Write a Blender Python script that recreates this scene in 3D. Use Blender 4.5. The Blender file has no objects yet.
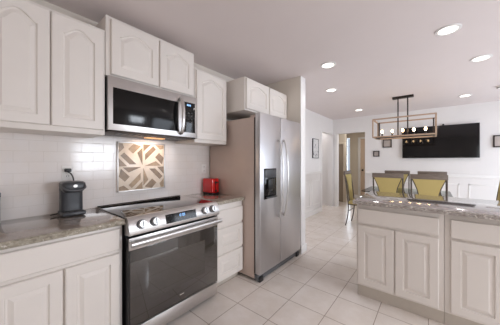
import bpy, bmesh, math, random
from mathutils import Vector, Matrix
random.seed(7)
C = bpy.context.scene
COL = C.collection
PI = math.pi

# ------------------------------------------------------------------ camera
cd = bpy.data.cameras.new('camera')
cam = bpy.data.objects.new('camera', cd); COL.objects.link(cam)
cam.location = (0, 0, 1.32)
cam.rotation_euler = (PI / 2, 0, math.radians(39.4))
cd.sensor_width = 36.0
cd.lens = 16.0
cd.shift_y = -(162.5 - 161.0) / 500.0
cd.clip_start = 0.05
C.camera = cam

# ------------------------------------------------------------------ world
w = bpy.data.worlds.new('world'); C.world = w; w.use_nodes = True
bg = w.node_tree.nodes['Background']
bg.inputs[0].default_value = (0.80, 0.89, 1.0, 1)
bg.inputs[1].default_value = 1.6

# ------------------------------------------------------------------ exposure
C.view_settings.view_transform = 'Standard'
C.view_settings.look = 'None'
C.view_settings.gamma = 1
C.view_settings.exposure = -1.13
C.cycles.max_bounces = 10
C.cycles.diffuse_bounces = 6
C.cycles.glossy_bounces = 5
C.cycles.transparent_max_bounces = 12
C.cycles.sample_clamp_indirect = 4.0
C.cycles.caustics_reflective = False
C.cycles.caustics_refractive = False
C.cycles.use_denoising = True


def area(name, loc, rot, sx, sy, energy, color):
    l = bpy.data.lights.new(name, 'AREA'); l.shape = 'RECTANGLE'
    l.size = sx; l.size_y = sy; l.energy = energy; l.color = color
    o = bpy.data.objects.new(name, l); COL.objects.link(o)
    o.location = loc; o.rotation_euler = rot
    return o


# daylight for windows invented in the unseen walls, the hall sidelight, and added fills
area('daylight_unseen_dining', (3.03, 4.9, 1.2), (0, math.radians(62), 0), 1.9, 2.6, 165, (0.80, 0.88, 1.0))
area('daylight_unseen_kitchen', (3.03, 2.15, 1.40), (0, math.radians(48), 0), 1.1, 1.1, 200, (0.86, 0.92, 1.0))
area('daylight_unseen_rear', (2.2, -2.38, 1.25), (math.radians(60), 0, 0), 1.0, 1.9, 55, (0.95, 0.97, 1.0))
area('daylight_hall_window', (-2.39, 8.75, 1.3), (-PI / 2, 0, 0), 0.12, 1.8, 12, (0.9, 0.95, 1.0))
area('hall_fill_light', (-1.75, 7.3, 2.43), (0, 0, 0), 0.3, 0.3, 15, (1.0, 0.97, 0.93))  # added fill to brighten the hall, no ceiling fixture there
area('passage_fill_light', (-2.85, 6.4, 2.43), (0, 0, 0), 0.3, 0.3, 9, (1.0, 0.97, 0.96))  # added fill that lifts the dark passage, not an actual lamp

LAMP_POWER = 2.2


# ------------------------------------------------------------------ materials
def srgb(r, g, b):
    f = lambda c: (c / 255) / 12.92 if c <= 10 else (((c / 255) + 0.055) / 1.055) ** 2.4
    return (f(r), f(g), f(b), 1)


def mat(name, rgb, rough=0.5, metal=0.0, noise=0.0, scale=30, bump=0.0, bscale=80, spec=0.5, coat=0.0, stretch=None):
    m = bpy.data.materials.new(name); m.use_nodes = True
    n = m.node_tree.nodes; L = m.node_tree.links
    b = n['Principled BSDF']
    c = srgb(*rgb)
    b.inputs['Base Color'].default_value = c
    b.inputs['Roughness'].default_value = rough
    b.inputs['Metallic'].default_value = metal
    b.inputs['Specular IOR Level'].default_value = spec
    b.inputs['Coat Weight'].default_value = coat
    tc = n.new('ShaderNodeTexCoord')
    mp = n.new('ShaderNodeMapping')
    if stretch: mp.inputs['Scale'].default_value = stretch
    L.new(tc.outputs['Object'], mp.inputs[0])
    nz = n.new('ShaderNodeTexNoise'); nz.inputs['Scale'].default_value = scale; nz.inputs['Detail'].default_value = 4
    L.new(mp.outputs[0], nz.inputs['Vector'])
    rp = n.new('ShaderNodeValToRGB')
    k = noise
    rp.color_ramp.elements[0].position = 0.3; rp.color_ramp.elements[1].position = 0.7
    rp.color_ramp.elements[0].color = (c[0] * (1 - k), c[1] * (1 - k), c[2] * (1 - k), 1)
    rp.color_ramp.elements[1].color = (min(1, c[0] * (1 + k)), min(1, c[1] * (1 + k)), min(1, c[2] * (1 + k)), 1)
    L.new(nz.outputs[0], rp.inputs[0]); L.new(rp.outputs[0], b.inputs['Base Color'])
    if bump:
        nb = n.new('ShaderNodeTexNoise'); nb.inputs['Scale'].default_value = bscale
        L.new(mp.outputs[0], nb.inputs['Vector'])
        bp = n.new('ShaderNodeBump'); bp.inputs['Strength'].default_value = bump; bp.inputs['Distance'].default_value = 0.01
        L.new(nb.outputs[0], bp.inputs['Height']); L.new(bp.outputs[0], b.inputs['Normal'])
    return m


def emit(name, rgb, strength):
    m = bpy.data.materials.new(name); m.use_nodes = True
    n = m.node_tree.nodes; b = n['Principled BSDF']
    b.inputs['Base Color'].default_value = srgb(*rgb)
    b.inputs['Emission Color'].default_value = srgb(*rgb)
    b.inputs['Emission Strength'].default_value = strength
    return m


def glass_mat(name, tint, fac=None):
    m = bpy.data.materials.new(name); m.use_nodes = True
    n = m.node_tree.nodes; L = m.node_tree.links
    n.remove(n['Principled BSDF'])
    out = n['Material Output']
    t = n.new('ShaderNodeBsdfTransparent'); t.inputs[0].default_value = srgb(*tint)
    g = n.new('ShaderNodeBsdfGlossy'); g.inputs['Roughness'].default_value = 0.02
    fr = n.new('ShaderNodeFresnel'); fr.inputs[0].default_value = 1.5
    mx = n.new('ShaderNodeMixShader')
    L.new(fr.outputs[0], mx.inputs[0]); L.new(t.outputs[0], mx.inputs[1]); L.new(g.outputs[0], mx.inputs[2])
    L.new(mx.outputs[0], out.inputs[0])
    return m


def brick_mat(name, axes, shift, bw, rh, offset, mortar, c1, c2, cm, rough, noise_k, bump, rmort=0.7):
    m = bpy.data.materials.new(name); m.use_nodes = True
    n = m.node_tree.nodes; L = m.node_tree.links
    b = n['Principled BSDF']
    geo = n.new('ShaderNodeTexCoord')
    sp = n.new('ShaderNodeSeparateXYZ'); L.new(geo.outputs['Object'], sp.inputs[0])
    cb = n.new('ShaderNodeCombineXYZ')
    for i, a in enumerate(axes):
        ad = n.new('ShaderNodeMath'); ad.operation = 'ADD'; ad.inputs[1].default_value = shift[i]
        L.new(sp.outputs[a], ad.inputs[0]); L.new(ad.outputs[0], cb.inputs[i])
    br = n.new('ShaderNodeTexBrick')
    br.offset = offset; br.offset_frequency = 2; br.squash = 1.0
    br.inputs['Scale'].default_value = 1
    br.inputs['Brick Width'].default_value = bw
    br.inputs['Row Height'].default_value = rh
    br.inputs['Mortar Size'].default_value = mortar
    br.inputs['Mortar Smooth'].default_value = 0.3
    br.inputs['Color1'].default_value = srgb(*c1)
    br.inputs['Color2'].default_value = srgb(*c2)
    br.inputs['Mortar'].default_value = srgb(*cm)
    L.new(cb.outputs[0], br.inputs['Vector'])
    nz = n.new('ShaderNodeTexNoise'); nz.inputs['Scale'].default_value = 5; nz.inputs['Detail'].default_value = 6
    nz.inputs['Roughness'].default_value = 0.65
    L.new(geo.outputs['Object'], nz.inputs['Vector'])
    rp = n.new('ShaderNodeValToRGB')
    rp.color_ramp.elements[0].position = 0.3; rp.color_ramp.elements[1].position = 0.7
    v = 1 - noise_k
    rp.color_ramp.elements[0].color = (v, v * 0.97, v * 0.93, 1); rp.color_ramp.elements[1].color = (1, 1, 1, 1)
    L.new(nz.outputs[0], rp.inputs[0])
    mx = n.new('ShaderNodeMix'); mx.data_type = 'RGBA'; mx.blend_type = 'MULTIPLY'; mx.inputs[0].default_value = 1
    L.new(br.outputs['Color'], mx.inputs[6]); L.new(rp.outputs[0], mx.inputs[7])
    L.new(mx.outputs[2], b.inputs['Base Color'])
    mr = n.new('ShaderNodeMapRange'); mr.inputs[3].default_value = rough; mr.inputs[4].default_value = rmort
    L.new(br.outputs['Fac'], mr.inputs[0]); L.new(mr.outputs[0], b.inputs['Roughness'])
    bp = n.new('ShaderNodeBump'); bp.invert = True; bp.inputs['Strength'].default_value = bump; bp.inputs['Distance'].default_value = 0.004
    L.new(br.outputs['Fac'], bp.inputs['Height']); L.new(bp.outputs[0], b.inputs['Normal'])
    return m


def granite_mat(name, stops, scale, rough, bump, white):
    m = bpy.data.materials.new(name); m.use_nodes = True
    n = m.node_tree.nodes; L = m.node_tree.links
    b = n['Principled BSDF']; b.inputs['Roughness'].default_value = rough
    if not bump: b.inputs['Coat Weight'].default_value = 1.0; b.inputs['Coat Roughness'].default_value = 0.08; b.inputs['Coat IOR'].default_value = 1.85
    tc = n.new('ShaderNodeTexCoord')
    mp = n.new('ShaderNodeMapping'); mp.inputs['Scale'].default_value = (1, 1, 1.6)
    L.new(tc.outputs['Object'], mp.inputs[0])
    nz = n.new('ShaderNodeTexNoise'); nz.inputs['Scale'].default_value = scale; nz.inputs['Detail'].default_value = 8
    nz.inputs['Roughness'].default_value = 0.7; nz.inputs['Distortion'].default_value = 0.6
    L.new(mp.outputs[0], nz.inputs['Vector'])
    rp = n.new('ShaderNodeValToRGB'); cr = rp.color_ramp
    cr.elements[0].position = stops[0][0]; cr.elements[0].color = srgb(*stops[0][1])
    cr.elements[1].position = stops[-1][0]; cr.elements[1].color = srgb(*stops[-1][1])
    for p, c in stops[1:-1]:
        e = cr.elements.new(p); e.color = srgb(*c)
    L.new(nz.outputs[0], rp.inputs[0])
    n2 = n.new('ShaderNodeTexNoise'); n2.inputs['Scale'].default_value = scale * 0.9; n2.inputs['Detail'].default_value = 5
    n2.inputs['Distortion'].default_value = 1.5
    L.new(mp.outputs[0], n2.inputs['Vector'])
    r2 = n.new('ShaderNodeValToRGB')
    r2.color_ramp.elements[0].position = 1 - white; r2.color_ramp.elements[1].position = 1 - white + 0.04
    L.new(n2.outputs[0], r2.inputs[0])
    mx = n.new('ShaderNodeMix'); mx.data_type = 'RGBA'
    mx.inputs[7].default_value = srgb(232, 226, 218)
    L.new(r2.outputs[0], mx.inputs[0]); L.new(rp.outputs[0], mx.inputs[6])
    L.new(mx.outputs[2], b.inputs['Base Color'])
    if bump:
        bp = n.new('ShaderNodeBump'); bp.inputs['Strength'].default_value = bump; bp.inputs['Distance'].default_value = 0.02
        L.new(nz.outputs[0], bp.inputs['Height']); L.new(bp.outputs[0], b.inputs['Normal'])
    return m


M = {}
M['cab'] = mat('cabinet_paint', (229, 223, 217), 0.38, noise=0.01, scale=8)
M['cab_in'] = mat('cabinet_underside', (214, 204, 184), 0.6, noise=0.03, scale=8)
M['toe'] = mat('toe_kick_paint', (198, 190, 180), 0.5, noise=0.02)
M['wall_k'] = mat('kitchen_wall_paint', (222, 215, 205), 0.7, noise=0.01, scale=4, bump=0.03, bscale=200)
M['wall_d'] = mat('dining_wall_paint', (236, 234, 233), 0.7, noise=0.01, scale=4, bump=0.03, bscale=200)
M['hall'] = mat('hall_wall_paint', (222, 212, 196), 0.7, noise=0.01, scale=4)
M['ceil'] = mat('ceiling_paint', (231, 222, 221), 0.85, noise=0.01, scale=3, bump=0.05, bscale=120)
M['trim'] = mat('white_trim_paint', (242, 241, 240), 0.4, noise=0.005)
M['floor'] = brick_mat('floor_tile', (0, 1), (1.055 + 0.343 * 20, -1.522 + 0.345 * 20), 0.343, 0.345, 0.0, 0.0035,
                       (246, 239, 234), (241, 233, 226), (172, 156, 143), 0.22, 0.12, 0.5)
M['subway'] = brick_mat('subway_tile', (1, 2), (0.155 * 4 + 0.017, -0.915 + 0.0795 * 4), 0.157, 0.0795, 0.5, 0.0018,
                        (236, 231, 229), (233, 228, 226), (218, 212, 208), 0.14, 0.02, 0.2)
ST = [(0.28, (118, 108, 100)), (0.42, (142, 131, 121)), (0.52, (152, 142, 132)), (0.62, (138, 126, 116)), (0.75, (168, 159, 149))]
M['granite'] = granite_mat('granite_top', ST, 60, 0.12, 0.0, 0.16)
M['granite_edge'] = granite_mat('granite_rough_edge', [(0.3, (96, 88, 78)), (0.45, (150, 142, 126)), (0.6, (176, 168, 152)), (0.75, (214, 208, 198))], 45, 0.35, 0.5, 0.36)
SI = [(0.28, (122, 115, 113)), (0.42, (140, 132, 130)), (0.52, (148, 141, 139)), (0.62, (134, 126, 124)), (0.75, (162, 156, 154))]
M['granite_i'] = granite_mat('island_granite_top', SI, 60, 0.12, 0.0, 0.10)
M['granite_i_edge'] = granite_mat('island_granite_rough_edge', [(0.3, (96, 86, 82)), (0.42, (146, 136, 130)), (0.55, (178, 170, 165)), (0.7, (228, 224, 222))], 40, 0.35, 0.5, 0.42)
M['steel'] = mat('stainless_steel', (205, 202, 200), 0.36, 1.0, noise=0.03, scale=6, stretch=(1, 1, 40))
M['steel_f'] = mat('fridge_stainless', (200, 199, 201), 0.36, 1.0, noise=0.03, scale=5, stretch=(1, 1, 0.05))
M['steel_hi'] = mat('polished_handle_steel', (206, 205, 204), 0.28, 1.0, noise=0.01)
M['fridge_side'] = mat('fridge_side_paint', (200, 182, 172), 0.42, 0.2, noise=0.02, scale=10)
M['blackglass'] = mat('black_glass', (15, 14, 15), 0.07, 0, noise=0.0, spec=0.45)
M['mwglass'] = mat('microwave_door_glass', (18, 17, 17), 0.13, 0, noise=0.0, spec=0.28)
M['tvscreen'] = mat('television_screen', (20, 19, 21), 0.06, 0, noise=0.0, spec=0.35)
M['ovenglass'] = mat('oven_window_glass', (38, 34, 31), 0.03, 0, noise=0.02, spec=1.0, coat=1.0)
M['ovenin'] = mat('oven_inner_glass', (48, 44, 40), 0.03, 0, noise=0.02, spec=1.0, coat=1.0)
M['cooktop'] = mat('ceramic_cooktop_glass', (16, 13, 13), 0.04, 0, noise=0.0, spec=0.9, coat=0.8)
M['black'] = mat('black_plastic', (22, 22, 23), 0.4, noise=0.03)
M['darkgrey'] = mat('charcoal_plastic', (62, 64, 68), 0.38, noise=0.04, scale=60)
M['grey'] = mat('mid_grey_plastic', (96, 98, 102), 0.4, noise=0.02)
M['red'] = mat('red_enamel', (206, 22, 24), 0.22, noise=0.03, coat=0.5)
M['iron'] = mat('dark_bronze_metal', (58, 50, 46), 0.4, 0.6, noise=0.05)
M['chairmetal'] = mat('brushed_bronze_metal', (92, 84, 76), 0.38, 0.7, noise=0.06)
M['rail'] = mat('weathered_grey_wood', (118, 106, 96), 0.5, noise=0.22, scale=14, stretch=(1, 8, 8))
M['fabric'] = mat('olive_gold_fabric', (190, 172, 112), 0.85, noise=0.06, scale=90, bump=0.15, bscale=400)
M['wood'] = mat('driftwood_frame', (182, 156, 134), 0.6, noise=0.14, scale=22, stretch=(1, 6, 6))
M['tablegl'] = glass_mat('clear_table_glass', (222, 236, 228))
M['winglass'] = glass_mat('window_glass', (250, 252, 255))
M['bulb'] = emit('glowing_bulb', (255, 214, 160), 60)
M['lens'] = emit('downlight_lens', (255, 246, 236), 7)
M['hoodlens'] = emit('cooktop_lamp_lens', (255, 190, 130), 2.5)
M['lcd'] = emit('clock_digits', (150, 200, 255), 2.2)
M['cream'] = mat('cream_marble', (246, 230, 212), 0.25, noise=0.05, scale=25)
M['taupe'] = mat('taupe_stone', (142, 118, 92), 0.3, noise=0.22, scale=22)
M['taupe_l'] = mat('pale_taupe_stone', (172, 146, 116), 0.3, noise=0.2, scale=22)
M['white'] = mat('white_plastic', (240, 238, 235), 0.35)
M['doorwood'] = mat('hall_door_paint', (222, 200, 178), 0.45, noise=0.03)
M['doordark'] = mat('hall_closet_paint', (158, 144, 126), 0.5, noise=0.04)
M['print'] = granite_mat('abstract_print', [(0.30, (40, 40, 46)), (0.38, (120, 122, 130)), (0.43, (214, 214, 216)), (0.55, (236, 236, 236)), (0.66, (160, 162, 168))], 9, 0.5, 0.001, 0.3)
M['mattegrey'] = mat('pale_grey_print', (186, 176, 170), 0.6, noise=0.1, scale=10)


# ------------------------------------------------------------------ mesh builder
class MB:
    def __init__(s): s.bm = bmesh.new()

    def box(s, x0, x1, y0, y1, z0, z1, bev=0.0, seg=2):
        t = bmesh.new()
        bmesh.ops.create_cube(t, size=1)
        bmesh.ops.scale(t, vec=(abs(x1 - x0), abs(y1 - y0), abs(z1 - z0)), verts=t.verts)
        bmesh.ops.translate(t, vec=((x0 + x1) / 2, (y0 + y1) / 2, (z0 + z1) / 2), verts=t.verts)
        if bev: bmesh.ops.bevel(t, geom=list(t.edges), offset=bev, segments=seg, profile=0.5, affect='EDGES')
        s.add(t); return s

    def add(s, t, mx=None):
        me = bpy.data.meshes.new('tmp'); t.to_mesh(me); t.free()
        if mx is not None: me.transform(mx)
        s.bm.from_mesh(me); bpy.data.meshes.remove(me)

    def cyl(s, p0, p1, r, r2=None, n=16, caps=True):
        p0 = Vector(p0); p1 = Vector(p1); d = p1 - p0
        t = bmesh.new()
        bmesh.ops.create_cone(t, cap_ends=caps, segments=n, radius1=r, radius2=r if r2 is None else r2, depth=d.length)
        mx = Matrix.Translation((p0 + p1) / 2) @ d.to_track_quat('Z', 'Y').to_matrix().to_4x4()
        s.add(t, mx); return s

    def sph(s, c, r, sc=(1, 1, 1), n=14):
        t = bmesh.new(); bmesh.ops.create_uvsphere(t, u_segments=n, v_segments=n // 2 + 2, radius=r)
        s.add(t, Matrix.Translation(c) @ Matrix.Diagonal((*sc, 1))); return s

    def tube(s, pts, r, n=8, smooth=0, rx=None):
        pts = [Vector(p) for p in pts]
        for _ in range(smooth):
            q = [pts[0]]
            for a, b in zip(pts, pts[1:]): q += [a * 0.75 + b * 0.25, a * 0.25 + b * 0.75]
            q.append(pts[-1]); pts = q
        rings = []; up = None
        for i, p in enumerate(pts):
            d = (pts[min(i + 1, len(pts) - 1)] - pts[max(i - 1, 0)]).normalized()
            if up is None:
                up = Vector((0, 0, 1)) if abs(d.z) < 0.9 else Vector((1, 0, 0))
            sd = d.cross(up)
            if sd.length < 1e-4: sd = d.orthogonal()
            sd.normalize(); up = sd.cross(d).normalized()
            rr = rx or r
            rings.append([s.bm.verts.new(p + sd * (rr * math.cos(2 * PI * k / n)) + up * (r * math.sin(2 * PI * k / n))) for k in range(n)])
        for a, b in zip(rings, rings[1:]):
            for k in range(n): s.bm.faces.new((a[k], a[(k + 1) % n], b[(k + 1) % n], b[k]))
        s.bm.faces.new(rings[0]); s.bm.faces.new(rings[-1]); return s

    def prism(s, poly, h, mx=None):
        """polygon in XY extruded along +Z by h, then transformed"""
        t = bmesh.new()
        a = [t.verts.new((x, y, 0)) for x, y in poly]; b = [t.verts.new((x, y, h)) for x, y in poly]
        t.faces.new(a); t.faces.new(b)
        for i in range(len(a)):
            j = (i + 1) % len(a); t.faces.new((a[i], a[j], b[j], b[i]))
        s.add(t, mx); return s

    def lathe(s, prof, c=(0, 0, 0), n=24):
        rings = []
        for r, z in prof:
            rings.append([s.bm.verts.new((c[0] + r * math.cos(2 * PI * k / n), c[1] + r * math.sin(2 * PI * k / n), c[2] + z)) for k in range(n)])
        for a, b in zip(rings, rings[1:]):
            for k in range(n): s.bm.faces.new((a[k], a[(k + 1) % n], b[(k + 1) % n], b[k]))
        s.bm.faces.new(rings[0]); s.bm.faces.new(rings[-1]); return s

    def loops(s, lps, cap=True):
        vs = [[s.bm.verts.new(p) for p in lp] for lp in lps]
        n = len(vs[0])
        for a, b in zip(vs, vs[1:]):
            for k in range(n): s.bm.faces.new((a[k], a[(k + 1) % n], b[(k + 1) % n], b[k]))
        if cap: s.bm.faces.new(vs[0]); s.bm.faces.new(vs[-1])
        return s

    def build(s, name, m, parent=None, angle=35):
        bmesh.ops.recalc_face_normals(s.bm, faces=s.bm.faces)
        me = bpy.data.meshes.new(name); s.bm.to_mesh(me); s.bm.free()
        me.materials.append(m)
        me.shade_smooth(); me.set_sharp_from_angle(angle=math.radians(angle))
        o = bpy.data.objects.new(name, me); COL.objects.link(o)
        if parent is not None: o.parent = parent
        return o


def box(*a, **k): return MB().box(*a, **k)


def thing(name, label, cat, loc=(0, 0, 0), rz=0.0, group=None):
    o = bpy.data.objects.new(name, None); COL.objects.link(o)
    o.location = loc; o.rotation_euler = (0, 0, rz); o.empty_display_size = 0.1
    o['label'] = label; o['category'] = cat
    if group: o['group'] = group
    return o


def tag(o, label, cat, group=None):
    o['label'] = label; o['category'] = cat
    if group: o['group'] = group
    return o


def struct(o): o['kind'] = 'structure'; return o


def kids(o): return [c for c in bpy.data.objects if c.parent == o]


def dup(root, loc, rz, label):
    r = root.copy(); COL.objects.link(r); r.location = loc; r.rotation_euler = (0, 0, rz); r['label'] = label
    for ch in kids(root):
        c = ch.copy(); COL.objects.link(c); c.parent = r
        for g in kids(ch):
            d = g.copy(); COL.objects.link(d); d.parent = c
    return r


R90 = PI / 2        # things on the left wall: local x runs along +Y, local front (-y) looks to +X
XW = -2.265         # left wall face
ZC = 2.53           # ceiling
YF = 6.60           # far wall face

# ------------------------------------------------------------------ setting
struct(box(-4.2, 3.2, -2.6, 10.0, -0.1, 0.0).build('floor', M['floor']))
struct(box(-4.2, 3.2, -2.6, 6.72, ZC, ZC + 0.12).build('ceiling', M['ceil']))

o = MB()
o.box(XW - 0.12, XW, -2.4, 5.73, 0, ZC)
o.box(XW - 0.12, XW, 5.73, 6.525, 2.105, ZC)
o.box(XW - 0.12, XW, 6.525, YF, 0, ZC)
WL = struct(o.build('wall_left', M['wall_k']))
WL.data.materials.append(M['wall_d'])
for p in WL.data.polygons:                       # dining end of the wall is painted white
    if p.center.y > 5.6: p.material_index = 1
# white dining paint as its own stretch of wall past the stub wall
struct(box(XW - 0.001, XW + 0.004, 3.04, 5.73, 0, ZC).build('wall_left_dining', M['wall_d']))
struct(box(XW, -1.45, 2.90, 3.04, 0, ZC).build('wall_stub', M['wall_k']))
struct(box(XW + 0.004, -1.446, 3.04, 3.046, 0, ZC).box(-1.45, -1.446, 2.898, 3.04, 0, ZC, bev=0.0015).build('trim_1', M['trim']))

o = MB()
o.box(-3.42, -2.133, YF, YF + 0.12, 0, ZC)
o.box(-2.133, -1.407, YF, YF + 0.12, 2.11, ZC)
o.box(-1.407, 3.0, YF, YF + 0.12, 0, ZC)
struct(o.build('wall_far', M['wall_d']))

o = MB()                                          # right wall with two openings
XR = 2.9
o.box(XR, XR + 0.12, -2.4, 1.60, 0, ZC); o.box(XR, XR + 0.12, 2.70, 3.55, 0, ZC); o.box(XR, XR + 0.12, 6.25, YF, 0, ZC)
o.box(XR, XR + 0.12, 1.60, 2.70, 0, 0.8); o.box(XR, XR + 0.12, 1.60, 2.70, 2.0, ZC)
o.box(XR, XR + 0.12, 3.55, 6.25, 0, 0.15); o.box(XR, XR + 0.12, 3.55, 6.25, 2.1, ZC)
struct(o.build('wall_right', M['wall_d']))
o = MB()
o.box(XW - 0.12, 1.7, -2.4, -2.28, 0, ZC); o.box(2.7, XR + 0.12, -2.4, -2.28, 0, ZC)
o.box(1.7, 2.7, -2.4, -2.28, 0, 0.2); o.box(1.7, 2.7, -2.4, -2.28, 2.3, ZC)
struct(o.build('wall_near', M['wall_k']))

# hall beyond the openings
o = MB()
o.box(-3.3, XW - 0.12, 5.6, 5.73, 0, 2.45); o.box(-3.42, -3.3, 5.6, 8.7, 0, 2.45)
struct(o.build('wall_hall_left', M['wall_d']))
o = MB()
HB = 8.6
o.box(-3.42, -2.455, HB, HB + 0.12, 0, 2.45); o.box(-2.455, -2.325, HB, HB + 0.12, 2.17, 2.45)
o.box(-2.455, -2.325, HB, HB + 0.12, 0, 0.25); o.box(-2.325, -1.2, HB, HB + 0.12, 0, 2.45)
struct(o.build('wall_hall_back', M['hall']))
struct(box(-1.28, -1.2, 6.72, HB, 0, 2.45).build('wall_hall_right', M['hall']))
struct(box(-3.42, -1.2, 6.72, 8.72, 2.45, 2.53).box(-3.42, XW - 0.12, 5.6, 6.72, 2.45, 2.53).build('ceiling_hall', M['ceil']))
struct(box(-3.3, -2.15, 7.45, 7.52, 0, 2.45).build('wall_hall_return', M['hall']))

# hall doors and the side light
dr = bpy.data.objects.new('door_1', None); COL.objects.link(dr); dr.location = (-2.02, HB, 0); struct(dr)
box(0.05, 0.75, -0.045, -0.004, 0.01, 2.10, bev=0.004).build('door_leaf', M['doorwood'], dr)
box(-0.03, 0.05, -0.06, 0, 0, 2.16, bev=0.005).box(0.05, 0.75, -0.06, 0, 2.10, 2.16, bev=0.005).build('door_frame', M['trim'], dr)
MB().sph((0.12, -0.08, 1.0), 0.03).cyl((0.12, -0.08, 1.0), (0.12, -0.04, 1.0), 0.012).build('door_knob', M['iron'], dr)
dr = bpy.data.objects.new('door_2', None); COL.objects.link(dr); dr.location = (-2.155, 7.45, 0); struct(dr)
box(-0.62, -0.06, -0.04, -0.003, 0.01, 1.86, bev=0.004).build('door_leaf', M['doordark'], dr)
box(-0.06, 0.0, -0.055, 0, 0, 1.92, bev=0.005).box(-0.62, -0.06, -0.055, 0, 1.86, 1.92, bev=0.005).build('door_frame', M['hall'], dr)
wn = bpy.data.objects.new('window_1', None); COL.objects.link(wn); wn.location = (-2.39, HB, 0); struct(wn)
o = MB()
for x in (-0.065, 0.05): o.box(x, x + 0.015, -0.01, 0.06, 0.25, 2.17)
for z in (0.25, 0.9, 1.55, 1.85, 2.155): o.box(-0.065, 0.065, -0.01, 0.06, z, z + 0.015)
o.build('window_frame', M['trim'], wn)
box(-0.05, 0.05, 0.03, 0.036, 0.26, 2.16).build('window_pane', M['winglass'], wn)

# windows invented in the unseen walls so the daylight has a source
def window(name, x0, x1, z0, z1, loc, rz, n):
    r = bpy.data.objects.new(name, None); COL.objects.link(r); r.location = loc; r.rotation_euler = (0, 0, rz); struct(r)
    m = MB()
    m.box(x0, x0 + 0.05, -0.04, 0.04, z0, z1); m.box(x1 - 0.05, x1, -0.04, 0.04, z0, z1)
    m.box(x0, x1, -0.04, 0.04, z0, z0 + 0.05); m.box(x0, x1, -0.04, 0.04, z1 - 0.05, z1)
    for k in range(1, n):
        x = x0 + (x1 - x0) * k / n; m.box(x - 0.025, x + 0.025, -0.04, 0.04, z0, z1)
    m.build('window_frame', M['trim'], r)
window('unseen_window_2', -1.35, 1.35, 0.15, 2.1, (XR + 0.06, 4.9, 0), R90, 3)
window('unseen_window_3', -0.55, 0.55, 0.8, 2.0, (XR + 0.06, 2.15, 0), R90, 2)
window('unseen_window_4', -0.5, 0.5, 0.2, 2.3, (2.2, -2.34, 0), 0, 1)

# baseboards, chair rails and wainscot frames
def baseboard(name, x0, x1, y0, y1): struct(box(x0, x1, y0, y1, 0, 0.11, bev=0.004).build(name, M['trim']))
baseboard('baseboard_left', XW + 0.004, XW + 0.018, 3.046, 5.72)
baseboard('baseboard_far', -1.40, XR, YF - 0.015, YF)
baseboard('baseboard_stub', -1.446, -1.43, 2.885, 3.06)
baseboard('baseboard_hall', -3.3, -2.05, HB - 0.015, HB)
def frame_rect(m, a0, a1, z0, z1, wdt, d, axis):
    d *= 0.6
    for (p, q, r, t) in ((a0, a1, z0, z0 + wdt), (a0, a1, z1 - wdt, z1), (a0, a0 + wdt, z0, z1), (a1 - wdt, a1, z0, z1)):
        if axis == 'x': m.box(p, q, YF - d, YF, r, t, bev=0.003)
        else: m.box(XW + 0.004, XW + 0.004 + d, p, q, r, t, bev=0.003)
m = MB(); m.box(XW + 0.004, XW + 0.024, 3.05, 5.66, 1.0, 1.06, bev=0.008)
struct(m.build('trim_2', M['trim']))
m = MB()
for a, b in ((3.2, 4.3), (4.45, 5.0), (5.12, 5.62)): frame_rect(m, a, b, 0.23, 0.84, 0.025, 0.012, 'y')
struct(m.build('trim_3', M['trim']))
m = MB(); m.box(-1.40, XR, YF - 0.02, YF, 0.965, 1.03, bev=0.008); struct(m.build('trim_4', M['trim']))
m = MB()
for a, b in ((-1.3, -0.75), (-0.6, 0.45), (0.59, 1.5), (1.65, 2.7)): frame_rect(m, a, b, 0.23, 0.83, 0.025, 0.012, 'x')
struct(m.build('trim_5', M['trim']))
# casing at the two openings
m = MB(); m.box(XW + 0.004, XW + 0.02, 5.66, 5.73, 0, 2.105, bev=0.003); m.box(XW + 0.004, XW + 0.02, 6.525, 6.585, 0, 2.105, bev=0.003)
struct(m.build('trim_6', M['trim']))
m = MB(); m.box(-2.22, -2.133, YF - 0.014, YF, 0, 2.11, bev=0.003)
struct(m.build('trim_7', M['trim']))


# ------------------------------------------------------------------ cabinets
def door_geo(m, x0, x1, z0, z1, t=0.022, arch=0.0, margin=0.06, n=16, flat=False):
    def rect(i):
        a, b, bo, to = x0 + i, x1 - i, z0 + i, z1 - i
        top = [(a + (b - a) * (1 - k / n), to) for k in range(1, n)]
        return [(a, bo), (b, bo), (b, to)] + top + [(a, to)]
    def outline(g):
        a, b, bo, to = x0 + g, x1 - g, z0 + g, z1 - g
        sh = to - arch
        pts = [(a, bo), (b, bo), (b, sh)]
        for k in range(1, n):
            s = 1 - 2 * k / n
            u = max(0.0, 1 - abs(s) / 0.92)
            e = (0.5 - 0.5 * math.cos(PI * u)) ** 0.62
            pts.append((a + (b - a) * (1 - k / n), sh + arch * e))
        pts.append((a, sh)); return pts
    def at(p, y): return [(q[0], y, q[1]) for q in p]
    lp = [at(rect(0), 0), at(rect(0), -t + 0.005), at(rect(0.005), -t)]
    if not flat:
        lp += [at(outline(margin), -t), at(outline(margin + 0.004), -t + 0.010), at(outline(margin + 0.012), -t + 0.011),
               at(outline(margin + 0.034), -t + 0.001)]
    m.loops(lp)
    return m


def cabinet(name, label, cat, loc, rz, W, D, z0, z1, fronts, toe=None, group=None, under=None):
    """fronts: (kind, x0, x1, z0, z1, arch)"""
    r = thing(name, label, cat, loc, rz, group)
    MB().box(0, W, 0, D, z0, z1, bev=0.002).build('carcass', M['cab'], r)
    if toe: box(0.0, W, toe, D, 0.0, z0 + 0.004).build('toe_kick', M['toe'], r)
    for kind, a, b, c, d, ar in fronts:
        mg = 0.058 if (d - c) > 0.2 else 0.035
        g = door_geo(MB(), a, b, c, d, arch=ar, margin=mg, flat=(kind == 'slab'))
        g.build('door' if kind == 'door' else 'drawer', M['cab'], r, angle=8)
    return r


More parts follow.
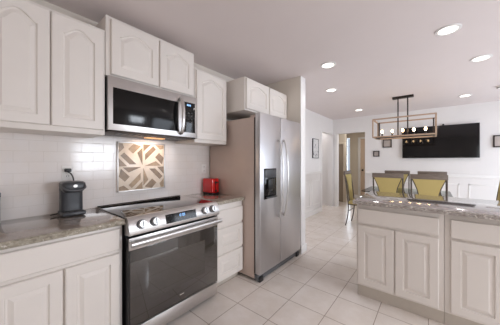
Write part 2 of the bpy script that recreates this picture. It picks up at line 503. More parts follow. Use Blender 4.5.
UX = -1.91          # face frames of the wall cabinets (doors stand 2 cm proud)
UD = -UX + XW + 0.0
UD = abs(XW - UX) - 0.002
def wallcab(label, y0, y1, z0, z1, fronts, x=UX, d=None):
    return cabinet('wall_cabinet', label, 'cabinet', (x, y0, 0), R90, y1 - y0, d or UD, z0, z1,
                   [(k, a - y0, b - y0, c, e, ar) for k, a, b, c, e, ar in fronts], group='wall cabinets')
c1 = wallcab('tall white two-door wall cabinet above the coffee maker, left of the microwave', -0.03, 0.600, 1.515, 2.305,
        [('door', -0.01, 0.286, 1.55, 2.285, 0.055), ('door', 0.293, 0.588, 1.55, 2.285, 0.055)])
wallcab('short white two-door wall cabinet directly above the microwave', 0.606, 1.410, 1.972, 2.43,
        [('door', 0.638, 1.018, 1.985, 2.405, 0.055), ('door', 1.03, 1.395, 1.985, 2.405, 0.055)])
wallcab('narrow white one-door wall cabinet between the microwave and the fridge', 1.416, 1.876, 1.515, 2.29,
        [('door', 1.432, 1.862, 1.55, 2.27, 0.055)])
wallcab('short white two-door cabinet over the refrigerator', 1.945, 2.885, 1.915, 2.30,
        [('door', 1.962, 2.412, 1.93, 2.285, 0.045), ('door', 2.432, 2.872, 1.93, 2.285, 0.045)], x=-1.68, d=0.58)

BX = -1.68          # base cabinet face frames
BD = 0.575
cabinet('base_cabinet', 'white two-door base cabinet with long drawer under the coffee maker worktop', 'cabinet', (BX, -0.05, 0), R90, 0.684, BD, 0.10, 0.875,
        [('slab', 0.012, 0.664, 0.712, 0.855, 0), ('door', 0.07, 0.358, 0.125, 0.688, 0), ('door', 0.368, 0.664, 0.125, 0.688, 0)], toe=0.07, group='base cabinets along the left wall')
cabinet('base_cabinet', 'white three-drawer base cabinet between the range and the fridge', 'cabinet', (BX, 1.492, 0), R90, 0.408, BD, 0.085, 0.875,
        [('slab', 0.01, 0.40, 0.655, 0.815, 0), ('drawer', 0.01, 0.40, 0.378, 0.628, 0), ('drawer', 0.01, 0.40, 0.095, 0.352, 0)], toe=0.07, group='base cabinets along the left wall')


def worktop(label, x0, x1, y0, y1, z0, z1, mt, me, front, name='worktop'):
    """front: '+x' or '-y' rough edge side"""
    r = thing(name, label, 'worktop', (x0, y0, 0))
    X, Y = x1 - x0, y1 - y0
    e = 0.012
    if front == '+x':
        MB().box(0, X - e, 0, Y, z0, z1, bev=0.0015).build('slab', mt, r)
        ed = MB(); nn = max(6, int(Y / 0.025)); prof = [(0, z1), (e * 0.8, z1 - 0.004), (e, (z0 + z1) / 2), (e * 0.8, z0 + 0.004), (0, z0)]
        rows = []
        for i in range(nn + 1):
            y = Y * i / nn
            rows.append([(X - e - 0.0005 + (p if j in (0, 4) else p + random.uniform(-0.003, 0.003)) * (1 if j not in (0, 4) else 0), y, z) for j, (p, z) in enumerate(prof)])
    else:
        MB().box(0, X, e, Y, z0, z1, bev=0.0015).build('slab', mt, r)
        ed = MB(); nn = max(6, int(X / 0.025)); prof = [(0, z1), (e * 0.8, z1 - 0.004), (e, (z0 + z1) / 2), (e * 0.8, z0 + 0.004), (0, z0)]
        rows = []
        for i in range(nn + 1):
            x = X * i / nn
            rows.append([(x, e + 0.0005 - (0 if j in (0, 4) else p + random.uniform(-0.003, 0.003)), z) for j, (p, z) in enumerate(prof)])
    vs = [[ed.bm.verts.new(p) for p in row] for row in rows]
    for a, b in zip(vs, vs[1:]):
        for k in range(4): ed.bm.faces.new((a[k], a[k + 1], b[k + 1], b[k]))
        ed.bm.faces.new((a[4], a[0], b[0], b[4]))
    ed.bm.faces.new(vs[0]); ed.bm.faces.new(vs[-1])
    ed.build('rough_edge', me, r)
    return r


CX = -1.642
worktop('grey-brown granite worktop under the coffee maker, left of the range', XW + 0.012, CX, -0.05, 0.642, 0.877, 0.915, M['granite'], M['granite_edge'], '+x')
worktop('short grey-brown granite worktop under the red toaster, beside the fridge', XW + 0.012, CX, 1.478, 1.902, 0.877, 0.915, M['granite'], M['granite_edge'], '+x')

bs = box(XW + 0.0005, XW + 0.0105, -0.05, 1.902, 0.878, 1.60).build('tile_backsplash', M['subway'])
tag(bs, 'white subway tile backsplash along the left wall between worktops and wall cabinets', 'backsplash')

# ------------------------------------------------------------------ island
IY = 2.335; IX0 = -0.575
def island_unit(label, x0):
    return cabinet('island_cabinet', label, 'cabinet', (x0, IY + 0.02, 0), 0, 0.648, 0.74, 0.115, 0.900,
                   [('slab', 0.012, 0.614, 0.722, 0.862, 0), ('door', 0.012, 0.308, 0.135, 0.70, 0), ('door', 0.318, 0.614, 0.135, 0.70, 0)],
                   toe=0.03, group='island cabinet units')
island_unit('white two-door island cabinet at the island end facing the fridge', IX0)
cabinet('island_cabinet', 'white island cabinet cut off by the right edge of the photo', 'cabinet', (IX0 + 0.65, IY + 0.02, 0), 0, 0.648, 0.74, 0.115, 0.900,
        [('slab', 0.034, 0.636, 0.722, 0.862, 0), ('door', 0.034, 0.330, 0.135, 0.70, 0), ('door', 0.340, 0.636, 0.135, 0.70, 0)], toe=0.03, group='island cabinet units')
worktop('large grey granite island worktop with rough chiselled edge', -0.60, 0.80, 2.298, 3.16, 0.902, 0.940, M['granite_i'], M['granite_i_edge'], '-y', 'island_worktop')

# ------------------------------------------------------------------ range
RG = thing('electric_range', 'stainless steel slide-in electric range with black glass oven door', 'stove', (-1.622, 0.646, 0), R90)
RW = 0.822
box(0.004, RW - 0.004, 0.045, 0.62, 0.06, 0.895).build('body', M['black'], RG)
box(0, RW, 0.03, 0.630, 0.897, 0.922, bev=0.003).build('cooktop', M['cooktop'], RG)
box(0.004, RW - 0.004, 0.610, 0.629, 0.9225, 0.928, bev=0.002).build('rear_vent_trim', M['black'], RG)
m = MB()   # sloped control panel (profile in local y,z)
prof = [(0.05, 0.922), (0.012, 0.925), (-0.012, 0.905), (-0.035, 0.822), (-0.03, 0.806), (0.05, 0.80)]
mx = Matrix(((0, 0, 1, 0), (1, 0, 0, 0), (0, 1, 0, 0), (0, 0, 0, 1)))
m.prism(prof, RW, mx).build('control_panel', M['steel'], RG)
# control panel slope frame
pa = Vector((0, -0.012, 0.905)); pb = Vector((0, -0.035, 0.822)); dn = (pb - pa).normalized(); nrm = Vector((0, -dn.z, dn.y)); nrm = nrm if nrm.y < 0 else -nrm
def onp(x, s, d=0.0): return Vector((x, 0, 0)) + pa + dn * s + nrm * d
for kx in (0.085, 0.182, 0.652, 0.742):
    c0 = onp(kx, 0.036, 0.0); c1_ = onp(kx, 0.036, 0.008); c2 = onp(kx, 0.036, 0.034)
    k = MB().cyl(c1_, c2, 0.027, 0.024, n=24).build('knob', M['steel_hi'], RG)
    MB().cyl(c0, c1_, 0.033, n=24).build('knob_collar', M['grey'], k)
    q = MB(); g0 = onp(kx, 0.016, 0.0345); g1 = onp(kx, 0.056, 0.0345)
    q.tube([g0, g1], 0.003, n=6, rx=0.004).build('pointer', M['grey'], k)
m = MB(); ps = [onp(x, s, d) for x, s, d in ((0.272, 0.006, 0), (0.556, 0.006, 0), (0.556, 0.076, 0), (0.272, 0.076, 0))]
m.loops([ps, [p + nrm * 0.002 for p in ps]]); dp = m.build('display_panel', M['blackglass'], RG)
m = MB()
def seg_digit(m, ch, x, s, hgt, wdt, d):
    on = {'1': 'bc', '2': 'abged', '0': 'abcdef', '5': 'afgcd', '3': 'abgcd', '8': 'abcdefg', '4': 'fgbc', '7': 'abc', '9': 'abcdfg', '6': 'afedcg'}[ch]
    S = {'a': ((0, 0), (1, 0)), 'b': ((1, 0), (1, .5)), 'c': ((1, .5), (1, 1)), 'd': ((0, 1), (1, 1)), 'e': ((0, .5), (0, 1)), 'f': ((0, 0), (0, .5)), 'g': ((0, .5), (1, .5))}
    for k in on:
        (a, b), (c, e) = S[k]
        m.tube([onp(x + a * wdt, s + b * hgt, d), onp(x + c * wdt, s + e * hgt, d)], 0.0016, n=4)
for i, ch in enumerate('1200'): seg_digit(m, ch, 0.387 + i * 0.014 + (0.006 if i > 1 else 0), 0.02, 0.018, 0.008, 0.0025)
m.build('clock_digits', M['lcd'], dp)
for ix in range(9):
    for s in (0.022, 0.058):
        if s < 0.04 and 3 <= ix <= 5: continue
        x = 0.292 + ix * 0.029
        MB().tube([onp(x - 0.006, s, 0.0024), onp(x + 0.006, s, 0.0024)], 0.0012, n=4).build('touch_key', M['grey'], dp)
dm = box(0.004, RW - 0.004, -0.012, 0.045, 0.16, 0.785, bev=0.004).build('oven_door', M['black'], RG)
box(0.004, RW - 0.004, -0.016, -0.011, 0.70, 0.785, bev=0.002).build('door_top_band', M['steel'], dm)
box(0.012, RW - 0.012, -0.0165, -0.0118, 0.165, 0.698, bev=0.0015).build('oven_window', M['ovenglass'], dm)
box(0.14, 0.66, -0.0172, -0.0166, 0.30, 0.60).build('window_tint', M['ovenin'], dm)
box(0.40, 0.44, -0.0176, -0.0166, 0.215, 0.222).build('emblem', M['steel'], dm)
m = MB(); m.tube([(0.0, -0.062, 0.752), (RW, -0.062, 0.752)], 0.019, n=14, rx=0.014)
for x in (0.012, RW - 0.036): m.box(x, x + 0.024, -0.06, -0.012, 0.738, 0.766, bev=0.003)
m.build('oven_handle', M['steel_hi'], RG)
box(0.004, RW - 0.004, -0.008, 0.045, 0.035, 0.148, bev=0.003).build('drawer', M['steel'], RG)
for x in (0.03, RW - 0.03):
    for y in (0.06, 0.58): MB().cyl((x, y, 0), (x, y, 0.062), 0.02, 0.016, n=12).build('foot', M['black'], RG)

# ------------------------------------------------------------------ microwave
MW = thing('microwave_oven', 'stainless over-the-range microwave with black glass door', 'microwave', (-1.89, 0.612, 0), R90)
WW = 0.815
box(0, WW, 0.03, 0.365, 1.56, 1.966, bev=0.003).build('body', M['black'], MW)
box(0, WW, -0.005, 0.029, 1.556, 1.970, bev=0.005).build('front_frame', M['steel'], MW)
box(0.035, 0.600, -0.009, -0.004, 1.605, 1.885, bev=0.002).build('door_window', M['mwglass'], MW)
cp = box(0.640, 0.792, -0.009, -0.004, 1.605, 1.905, bev=0.002).build('control_panel', M['blackglass'], MW)
for i in range(3):
    for j in range(6): box(0.666 + i * 0.037, 0.684 + i * 0.037, -0.0098, -0.0088, 1.635 + j * 0.033, 1.640 + j * 0.033).build('key', M['darkgrey'], cp)
m = MB()
for i, ch in enumerate((0, 1, 2)): m.box(0.694 + i * 0.016, 0.705 + i * 0.016, -0.0098, -0.0088, 1.868, 1.884)
m.build('clock_digits', M['lcd'], cp)
m = MB(); m.tube([(0.622, -0.006, 1.582), (0.622, -0.04, 1.60), (0.622, -0.058, 1.68), (0.622, -0.062, 1.75), (0.622, -0.058, 1.82), (0.622, -0.04, 1.905), (0.622, -0.006, 1.925)], 0.010, n=12, smooth=2, rx=0.018)
m.build('handle', M['steel_hi'], MW)
box(0.01, WW - 0.01, 0.0, 0.36, 1.545, 1.561, bev=0.003).build('underside', M['iron'], MW)
hl = box(0.40, 0.58, 0.20, 0.27, 1.541, 1.546).build('cooktop_lamp', M['hoodlens'], MW)
l = bpy.data.lights.new('cooktop_lamp_light', 'AREA'); l.shape = 'RECTANGLE'; l.size = 0.24; l.size_y = 0.07; l.energy = 2.4; l.color = (1.0, 0.77, 0.60)
lo = bpy.data.objects.new('cooktop_lamp_light', l); COL.objects.link(lo); lo.parent = MW; lo.location = (0.49, 0.235, 1.535)
m = MB()
for k in range(14): m.box(0.10 + k * 0.045, 0.13 + k * 0.045, 0.06, 0.15, 1.541, 1.546)
m.build('vent_grille', M['grey'], MW)

# ------------------------------------------------------------------ mosaic panel on the backsplash
S = 0.47
ART = thing('mosaic_panel', 'square framed mosaic panel of cream and taupe stone strips on the backsplash above the range', 'tile panel', (XW + 0.0108, 0.805, 1.030), R90)
box(0, S, -0.010, -0.0005, 0, S, bev=0.001).build('backing', M['cream'], ART)
m = MB()
for a in ((0, S, 0, 0.009), (0, S, S - 0.009, S), (0, 0.009, 0, S), (S - 0.009, S, 0, S)): m.box(a[0], a[1], -0.016, -0.009, a[2], a[3], bev=0.001)
m.build('metal_edge', M['steel'], ART)
def strip(m, pts, t=0.002):
    ps = [(S / 2 + x * S / 2 * 0.96, -0.010, S / 2 + z * S / 2 * 0.96) for x, z in pts]
    m.loops([ps, [(p[0], p[1] - t, p[2]) for p in ps]])
def rot(p, k):
    x, z = p
    for _ in range(k): x, z = -z, x
    return (x, z)
PAT = [[(0.07, 0.02), (0.84, 0.02), (0.60, 0.24)], [(0.10, 0.28), (0.60, 0.78), (0.47, 0.92), (0.10, 0.56)],
       [(0.56, 0.42), (0.90, 0.08), (0.98, 0.40), (0.75, 0.62)], [(0.58, 0.98), (0.98, 0.98), (0.98, 0.84), (0.80, 0.78)],
       [(0.02, 0.66), (0.02, 0.98), (0.36, 0.98)]]
for k in range(4):
    for i, pts in enumerate(PAT):
        pc = MB(); strip(pc, [rot(p, k) for p in pts])
        pc.build('stone_inlay', M['taupe'] if (i + k) % 3 else M['taupe_l'], ART)

# ------------------------------------------------------------------ refrigerator
FR = thing('refrigerator', 'stainless side-by-side refrigerator with dispenser and two bowed handles', 'refrigerator', (-1.43, 1.908, 0), R90)
FW = 0.955
box(0.004, FW - 0.004, 0.085, 0.82, 0.03, 1.805, bev=0.004).build('body', M['fridge_side'], FR)
box(0.012, FW - 0.012, 0.068, 0.086, 0.09, 1.80).build('door_gasket', M['black'], FR)
def fdoor(x0, x1):
    return MB().box(x0, x1, 0, 0.068, 0.085, 1.848, bev=0.008, seg=3)
d1 = fdoor(0.002, 0.420).build('freezer_door', M['steel_f'], FR)
d2 = fdoor(0.428, FW - 0.002).build('fridge_door', M['steel_f'], FR)
for x0, x1 in ((0.03, 0.14), (FW - 0.14, FW - 0.03)): box(x0, x1, 0.03, 0.16, 1.806, 1.835, bev=0.004).build('hinge_cover', M['fridge_side'], FR)
box(0.01, FW - 0.01, 0.03, 0.085, 0.012, 0.078, bev=0.003).build('base_grille', M['grey'], FR)
for x in (0.05, FW - 0.06):
    box(x - 0.035, x + 0.035, 0.012, 0.05, 0.0, 0.055, bev=0.006).build('foot_cover', M['black'], FR)
for y in (0.3, 0.75):
    for x in (0.06, FW - 0.06): MB().cyl((x, y, 0), (x, y, 0.035), 0.02, n=10).build('roller', M['black'], FR)
def fhandle(x):
    m = MB(); pts = []
    for k in range(13):
        t = k / 12; z = 0.645 + t * 0.935
        pts.append((x, -0.018 - 0.055 * math.sin(PI * t) ** 0.7, z))
    m.tube(pts, 0.013, n=12, rx=0.011)
    for z in (0.66, 1.565): m.cyl((x, -0.03, z), (x, 0.002, z), 0.012, n=10)
    return m
fhandle(0.365).build('handle', M['steel_hi'], FR)
fhandle(0.480).build('handle', M['steel_hi'], FR)
# dispenser: framed black recess in the freezer door with paddle and tray
m = MB()
x0, x1, z0, z1 = 0.075, 0.315, 0.895, 1.235
dsp = box(x0, x1, -0.006, 0.002, z0, z1, bev=0.002).build('dispenser', M['blackglass'], d1)
box(x0 + 0.012, x1 - 0.012, -0.010, -0.005, z1 - 0.10, z1 - 0.012, bev=0.002).build('dispenser_controls', M['darkgrey'], d1)
box(x0 + 0.05, x1 - 0.09, -0.028, -0.006, z0 + 0.10, z1 - 0.12, bev=0.004).build('dispenser_paddle', M['black'], d1)
box(x0 + 0.02, x1 - 0.02, -0.034, -0.006, z0 + 0.01, z0 + 0.025, bev=0.003).build('drip_tray', M['darkgrey'], d1)
box(0.515, 0.555, -0.002, 0.001, 1.70, 1.715, bev=0.0005).build('emblem', M['steel_hi'], d2)

# ------------------------------------------------------------------ coffee maker
CM = thing('coffee_maker', 'dark grey single-serve coffee maker on the left worktop', 'coffee maker', (-2.105, 0.445, 0.9155), R90)
CM.scale = (1.16, 1.0, 1.0)
box(-0.062, 0.062, -0.075, 0.085, 0, 0.032, bev=0.012, seg=3).build('base', M['darkgrey'], CM)
m = MB()
def rrect(hx, y0, y1, z, r=0.03, n=6):
    pts = []
    for cx_, cy_, a0 in ((hx - r, y1 - r, 0), (-hx + r, y1 - r, 90), (-hx + r, y0 + r, 180), (hx - r, y0 + r, 270)):
        for k in range(n + 1):
            a = math.radians(a0 + 90 * k / n); pts.append((cx_ + r * math.cos(a), cy_ + r * math.sin(a), z))
    return pts
m.loops([rrect(0.058, -0.02, 0.08, 0.03), rrect(0.058, -0.02, 0.08, 0.17), rrect(0.060, -0.03, 0.08, 0.20)])
m.build('water_column', M['darkgrey'], CM)
m = MB()
m.loops([rrect(0.045, -0.055, 0.03, 0.172, 0.02), rrect(0.058, -0.082, 0.06, 0.192, 0.03), rrect(0.060, -0.088, 0.078, 0.212, 0.03), rrect(0.060, -0.080, 0.080, 0.238, 0.03), rrect(0.052, -0.065, 0.074, 0.249, 0.03)])
m.build('brew_head', M['darkgrey'], CM)
m = MB(); m.tube([(-0.058, -0.03, 0.232), (-0.056, -0.085, 0.205), (-0.03, -0.102, 0.19), (0.03, -0.102, 0.19), (0.056, -0.085, 0.205), (0.058, -0.03, 0.232)], 0.006, n=8, smooth=2)
m.build('lid_handle', M['grey'], CM)
MB().cyl((0, -0.087, 0.222), (0, -0.094, 0.222), 0.011, n=16).build('emblem', M['steel'], CM)
m = MB()
for k in range(7): m.box(-0.045 + k * 0.014, -0.037 + k * 0.014, -0.07, -0.025, 0.032, 0.0345)
m.build('drip_grille', M['black'], CM)
m = MB(); m.tube([(0.0, 0.135, 0.33), (-0.01, 0.118, 0.325), (0.02, 0.105, 0.30), (0.03, 0.10, 0.22), (0.02, 0.10, 0.08), (-0.03, 0.10, 0.006), (-0.085, 0.075, 0.005), (-0.098, 0.055, 0.006)], 0.0045, n=8, smooth=2)
m.box(-0.018, 0.018, 0.115, 0.143, 0.318, 0.345, bev=0.005)
m.build('power_cord', M['black'], CM)

def outlet(label, y, z):
    r = thing('wall_outlet', label, 'outlet', (XW + 0.0107, y, z), R90, 'backsplash outlets')
    box(-0.036, 0.036, -0.005, 0, -0.058, 0.058, bev=0.002).build('cover_plate', M['white'], r)
    for dz in (-0.025, 0.025):
        s = box(-0.018, 0.018, -0.0065, -0.004, dz - 0.015, dz + 0.015, bev=0.003).build('socket', M['white'], r)
        MB().box(-0.008, -0.005, -0.0069, -0.006, dz - 0.006, dz + 0.006).box(0.005, 0.008, -0.0069, -0.006, dz - 0.006, dz + 0.006).build('slot', M['black'], s)
outlet('white wall outlet with a black plug, above the coffee maker', 0.447, 1.225)
outlet('white wall outlet on the backsplash above the red toaster', 1.815, 1.22)

# ------------------------------------------------------------------ toaster
TS = thing('toaster', 'small red toaster on the short worktop beside the fridge', 'toaster', (-2.045, 1.775, 0.9155), R90)
TL, TD, TH = 0.118, 0.185, 0.19
m = MB(); m.box(0, TL, 0.004, TD, 0.014, TH, bev=0.016, seg=4)
m.build('body', M['red'], TS)
box(0.004, TL - 0.004, 0.008, TD - 0.004, 0.004, 0.016, bev=0.003).build('base', M['black'], TS)
for x in (0.034, 0.074): box(x, x + 0.014, 0.03, TD - 0.03, TH - 0.004, TH + 0.0008).build('bread_slot', M['black'], TS)
box(0.052, 0.060, 0.001, 0.0045, 0.06, 0.16).build('lever_slot', M['black'], TS)
box(0.034, 0.080, -0.018, 0.002, 0.132, 0.148, bev=0.004).build('lever', M['black'], TS)
MB().cyl((0.056, 0.005, 0.042), (0.056, -0.010, 0.042), 0.012, n=16).build('dial', M['black'], TS)
for x in (0.015, TL - 0.015):
    for y in (0.02, TD - 0.02): MB().cyl((x, y, 0), (x, y, 0.006), 0.008, n=8).build('foot', M['black'], TS)

# canister at the frame's left edge
CN = thing('canister', 'grey metal canister at the left edge of the worktop', 'canister', (-2.17, 0.028, 0.9155))
MB().lathe([(0.056, 0), (0.060, 0.004), (0.060, 0.165), (0.058, 0.17)]).build('body', M['steel'], CN)
MB().lathe([(0.0615, 0.171), (0.0615, 0.195), (0.055, 0.203), (0.02, 0.206), (0.012, 0.207), (0.014, 0.222), (0.006, 0.226)]).build('lid', M['grey'], CN)

# ------------------------------------------------------------------ dining set
DT = thing('dining_table', 'glass-topped dining table with dark metal base behind the island', 'table', (-0.40, 5.04, 0))
m = MB(); hx, hy, r_ = 0.65, 0.50, 0.08
def rr2(z, i=0.0):
    pts = []
    for cx_, cy_, a0 in ((hx - r_, hy - r_, 0), (-hx + r_, hy - r_, 90), (-hx + r_, -hy + r_, 180), (hx - r_, -hy + r_, 270)):
        for k in range(7):
            a = math.radians(a0 + 15 * k); pts.append((cx_ + (r_ - i) * math.cos(a), cy_ + (r_ - i) * math.sin(a), z))
    return pts
m.loops([rr2(0.748, 0.003), rr2(0.751), rr2(0.757), rr2(0.760, 0.003)]).build('glass_top', M['tablegl'], DT)
for sx in (-0.30, 0.30):
    m = MB()
    for sg in (-1, 1):
        for sq in (-1, 1):
            m.tube([(sx + sg * 0.14, sq * 0.10, 0.014), (sx + sg * 0.08, sq * 0.06, 0.10), (sx + sg * 0.03, sq * 0.04, 0.36), (sx + sg * 0.07, sq * 0.10, 0.60), (sx + sg * 0.22, sq * 0.30, 0.735)], 0.014, n=8, smooth=2)
            m.cyl((sx + sg * 0.22, sq * 0.30, 0.733), (sx + sg * 0.22, sq * 0.30, 0.7475), 0.022, n=12)
    m.tube([(sx + 0.05 * math.cos(2 * PI * k / 20), 0.06 * math.sin(2 * PI * k / 20), 0.36) for k in range(21)], 0.009, n=6)
    m.build('pedestal', M['iron'], DT)
MB().tube([(-0.30, 0, 0.36), (0, 0, 0.33), (0.30, 0, 0.36)], 0.01, n=8, smooth=2).build('stretcher', M['iron'], DT)


def chair(label, loc, rz):
    r = thing('dining_chair', label, 'chair', loc, rz, 'chairs around the glass dining table')
    hw = 0.215
    for sx in (-1, 1):
        m = MB(); m.tube([(sx * hw, -0.245, 0.0), (sx * hw, -0.205, 0.16), (sx * hw, -0.185, 0.34), (sx * hw, -0.19, 0.46)], 0.011, n=8, smooth=2); m.build('leg', M['chairmetal'], r)
        m = MB(); m.tube([(sx * hw, 0.225, 0.0), (sx * hw, 0.195, 0.14), (sx * hw, 0.18, 0.32), (sx * hw, 0.195, 0.435)], 0.011, n=8, smooth=2); m.build('leg', M['chairmetal'], r)
    m = MB()
    for sx in (-1, 1): m.tube([(sx * hw, -0.19, 0.455), (sx * hw, -0.205, 0.62), (sx * hw, -0.232, 0.86), (sx * hw, -0.268, 1.09)], 0.012, n=8, smooth=2)
    for sx in (-1, 1): m.tube([(sx * (hw - 0.012), -0.262, 1.035), (sx * (hw - 0.055), -0.243, 0.93), (sx * (hw - 0.09), -0.23, 0.82), (sx * (hw - 0.095), -0.205, 0.60), (sx * (hw - 0.095), -0.19, 0.47)], 0.008, n=6, smooth=2)
    m.build('back_frame', M['chairmetal'], r)
    m = MB(); m.box(-hw - 0.014, hw + 0.014, -0.282, -0.252, 1.035, 1.112, bev=0.006)
    m.build('top_rail', M['rail'], r)
    m = MB()
    def bl(z, w_, yc, t): return [(-w_, yc - t, z), (w_, yc - t, z), (w_, yc + t, z), (-w_, yc + t, z)]
    m.loops([bl(0.50, 0.112, -0.193, 0.010), bl(0.60, 0.112, -0.203, 0.017), bl(0.80, 0.118, -0.226, 0.018), bl(0.90, 0.142, -0.238, 0.018), bl(0.98, 0.175, -0.250, 0.017), bl(1.038, 0.198, -0.262, 0.012)])
    m.build('backrest', M['fabric'], r, angle=50)
    m = MB(); m.box(-0.225, 0.225, -0.20, 0.23, 0.442, 0.502, bev=0.024, seg=4); m.build('seat', M['fabric'], r)
    m = MB()
    for a, b in (((-hw, -0.188, 0.44), (hw, -0.188, 0.44)), ((-hw, 0.19, 0.44), (hw, 0.19, 0.44)), ((-hw, -0.188, 0.44), (-hw, 0.19, 0.44)), ((hw, -0.188, 0.44), (hw, 0.19, 0.44))): m.tube([a, b], 0.010, n=6)
    m.tube([(-hw, -0.192, 0.30), (hw, -0.192, 0.30)], 0.008, n=6)
    m.build('seat_frame', M['chairmetal'], r)
    return r
ch = chair('olive dining chair seen from behind, nearer the fridge side of the island', (-0.592, 4.66, 0), 0)
dup(ch, (-0.050, 4.66, 0), 0, 'olive dining chair seen from behind, right of the similar one, under the television')
dup(ch, (-0.595, 5.47, 0), PI, 'olive dining chair across the table on the hall side, facing the island')
dup(ch, (-0.010, 5.47, 0), PI, 'olive dining chair across the table under the television, facing the island')
dup(ch, (-1.135, 4.98, 0), -R90, 'olive dining chair at the table head by the hall opening, seen side on')
dup(ch, (0.575, 4.98, 0), R90, 'dining chair at the table head cut off by the photo right edge')

# ------------------------------------------------------------------ chandelier
CH = thing('chandelier', 'long rectangular wood-framed chandelier with five glowing bulbs over the dining table', 'light fixture', (-0.43, 5.03, ZC))
L0, L1 = -0.455, 0.475; Y0, Y1 = -0.24, 0.28; B0, B1 = -0.755, -0.420
box(-0.165, 0.165, -0.05, 0.05, -0.034, -0.0005, bev=0.004).build('canopy', M['iron'], CH)
for x in (-0.075, 0.075): MB().cyl((x, 0, -0.03), (x, 0, B0 + 0.02), 0.011, n=10).build('rod', M['iron'], CH)
m = MB(); t = 0.0115
for y in (Y0, Y1):
    for z in (B0, B1): m.box(L0, L1, y - t, y + t, z - t, z + t, bev=0.002)
    for x in (L0, L1): m.box(x - t, x + t, y - t, y + t, B0, B1, bev=0.002)
for x in (L0, L1):
    for z in (B0, B1): m.box(x - t, x + t, Y0, Y1, z - t, z + t, bev=0.002)
m.build('frame', M['wood'], CH)
m = MB(); m.box(L0 + 0.03, L1 - 0.03, -0.03, 0.03, B0 - 0.008, B0 + 0.012, bev=0.002)
for x in (L0 + 0.03, L1 - 0.03): m.box(x - 0.010, x + 0.010, Y1 - 0.05, Y1 - 0.02, B0, B1, bev=0.002)
for x in (L0 + 0.03, L1 - 0.03): m.box(x - 0.010, x + 0.010, -0.02, Y1 - 0.02, B0 - 0.006, B0 + 0.008, bev=0.002)
m.box(L0, L1, -0.012, 0.012, B0 - 0.004, B0 + 0.006)
for x in (L0 + 0.012, L1 - 0.012): m.box(x - 0.006, x + 0.006, Y0, Y1, B0 - 0.004, B0 + 0.006)
m.build('metal_tray', M['iron'], CH)
for k in range(5):
    x = -0.337 + k * 0.168
    s = MB().cyl((x, 0, B0 + 0.01), (x, 0, B0 + 0.09), 0.014, n=12).build('socket', M['iron'], CH)
    MB().lathe([(0.008, 0), (0.015, 0.012), (0.019, 0.028), (0.015, 0.046), (0.007, 0.058), (0.002, 0.062)], (x, 0, B0 + 0.09), 14).build('bulb', M['bulb'], s)
# ------------------------------------------------------------------ downlights
def downlight(label, x, y):
    r = thing('downlight', label, 'ceiling light', (x, y, ZC), 0, 'recessed ceiling lights')
    m = MB(); R = 0.095
    prof = [(R, -0.0005), (R, -0.006), (R - 0.012, -0.010), (0.070, -0.008), (0.068, -0.0005)]
    rings = [[m.bm.verts.new((p * math.cos(2 * PI * k / 36), p * math.sin(2 * PI * k / 36), z)) for k in range(36)] for p, z in prof]
    for a, b in zip(rings, rings[1:] + rings[:1]):
        for k in range(36): m.bm.faces.new((a[k], a[(k + 1) % 36], b[(k + 1) % 36], b[k]))
    m.build('trim_ring', M['trim'], r)
    MB().cyl((0, 0, -0.006), (0, 0, -0.001), 0.068, n=36).build('lens', M['lens'], r)
    l = bpy.data.lights.new('downlight_light', 'AREA'); l.shape = 'DISK'; l.size = 0.13; l.energy = LAMP_POWER; l.color = (1.0, 0.96, 0.94)
    lo = bpy.data.objects.new('downlight_light', l); COL.objects.link(lo); lo.parent = r; lo.location = (0, 0, -0.012)
downlight('round recessed ceiling light nearest above the fridge', -1.018, 2.788)
downlight('small round recessed ceiling light beyond the fridge, second along the left wall', -1.333, 3.80)
downlight('small round recessed ceiling light near the hall opening', -1.348, 5.70)
downlight('largest round recessed ceiling light, above the island', 0.11, 2.74)
downlight('round recessed ceiling light at the photo right edge, above the dining side of the island', 0.44, 3.74)
downlight('small round recessed ceiling light above the television', 0.464, 5.69)

SD = thing('smoke_detector', 'round white smoke detector on the ceiling at the right edge', 'smoke detector', (0.87, 5.33, ZC))
MB().lathe([(0.07, -0.0005), (0.07, -0.02), (0.055, -0.035), (0.02, -0.038)]).build('housing', M['white'], SD)
m = MB(); m.tube([(0.062 * math.cos(2 * PI * k / 24), 0.062 * math.sin(2 * PI * k / 24), -0.030) for k in range(25)], 0.004, n=6)
m.build('sensing_slot', M['grey'], SD)

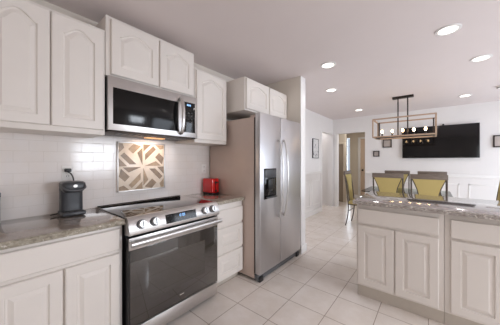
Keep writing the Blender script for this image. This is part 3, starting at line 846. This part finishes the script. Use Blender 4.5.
# ------------------------------------------------------------------ television and pictures
TV = thing('television', 'large black flat television mounted on the white dining wall', 'television', (0.092, YF, 1.75))
box(-0.660, 0.660, -0.075, -0.03, -0.362, 0.362, bev=0.004).build('casing', M['black'], TV)
box(-0.650, 0.650, -0.0765, -0.0745, -0.345, 0.352).build('screen', M['tvscreen'], TV)
box(-0.2, 0.2, -0.03, -0.0005, -0.15, 0.15).build('wall_bracket', M['iron'], TV)
m = box(0.17, 0.20, YF - 0.06, YF - 0.001, 2.113, 2.145, bev=0.004).build('sensor', M['black'])
tag(m, 'tiny black sensor on the wall just above the television', 'sensor')

def shadow_box(label, x0, x1, z0, z1, inner):
    r = thing('picture_frame', label, 'picture', ((x0 + x1) / 2, YF, (z0 + z1) / 2), 0, 'black frames on the dining wall')
    a, b = (x1 - x0) / 2, (z1 - z0) / 2; t = 0.02
    m = MB()
    for q in ((-a, a, -b, -b + t), (-a, a, b - t, b), (-a, -a + t, -b, b), (a - t, a, -b, b)): m.box(q[0], q[1], -0.035, -0.0005, q[2], q[3], bev=0.002)
    m.build('frame', M['iron'], r)
    box(-a + t, a - t, -0.012, -0.001, -b + t, b - t).build('print', inner, r)
shadow_box('square black frame left of the television, the upper and larger of two', -0.990, -0.795, 1.665, 1.865, M['mattegrey'])
shadow_box('small black frame on the dining wall, lower left of the larger one', -1.205, -1.065, 1.435, 1.585, M['mattegrey'])
shadow_box('black frame right of the television at the photo edge', 0.946, 1.20, 1.595, 1.836, M['mattegrey'])

AP = thing('wall_art', 'tall narrow black and white abstract picture on the left dining wall', 'picture', (XW + 0.0045, 5.30, 1.63), R90)
box(-0.165, 0.165, -0.02, -0.0005, -0.235, 0.235, bev=0.002).build('canvas', M['print'], AP)
m = MB()
for q in ((-0.17, 0.17, -0.24, -0.228), (-0.17, 0.17, 0.228, 0.24), (-0.17, -0.158, -0.24, 0.24), (0.158, 0.17, -0.24, 0.24)): m.box(q[0], q[1], -0.026, -0.0005, q[2], q[3], bev=0.001)
m.build('frame', M['iron'], AP)
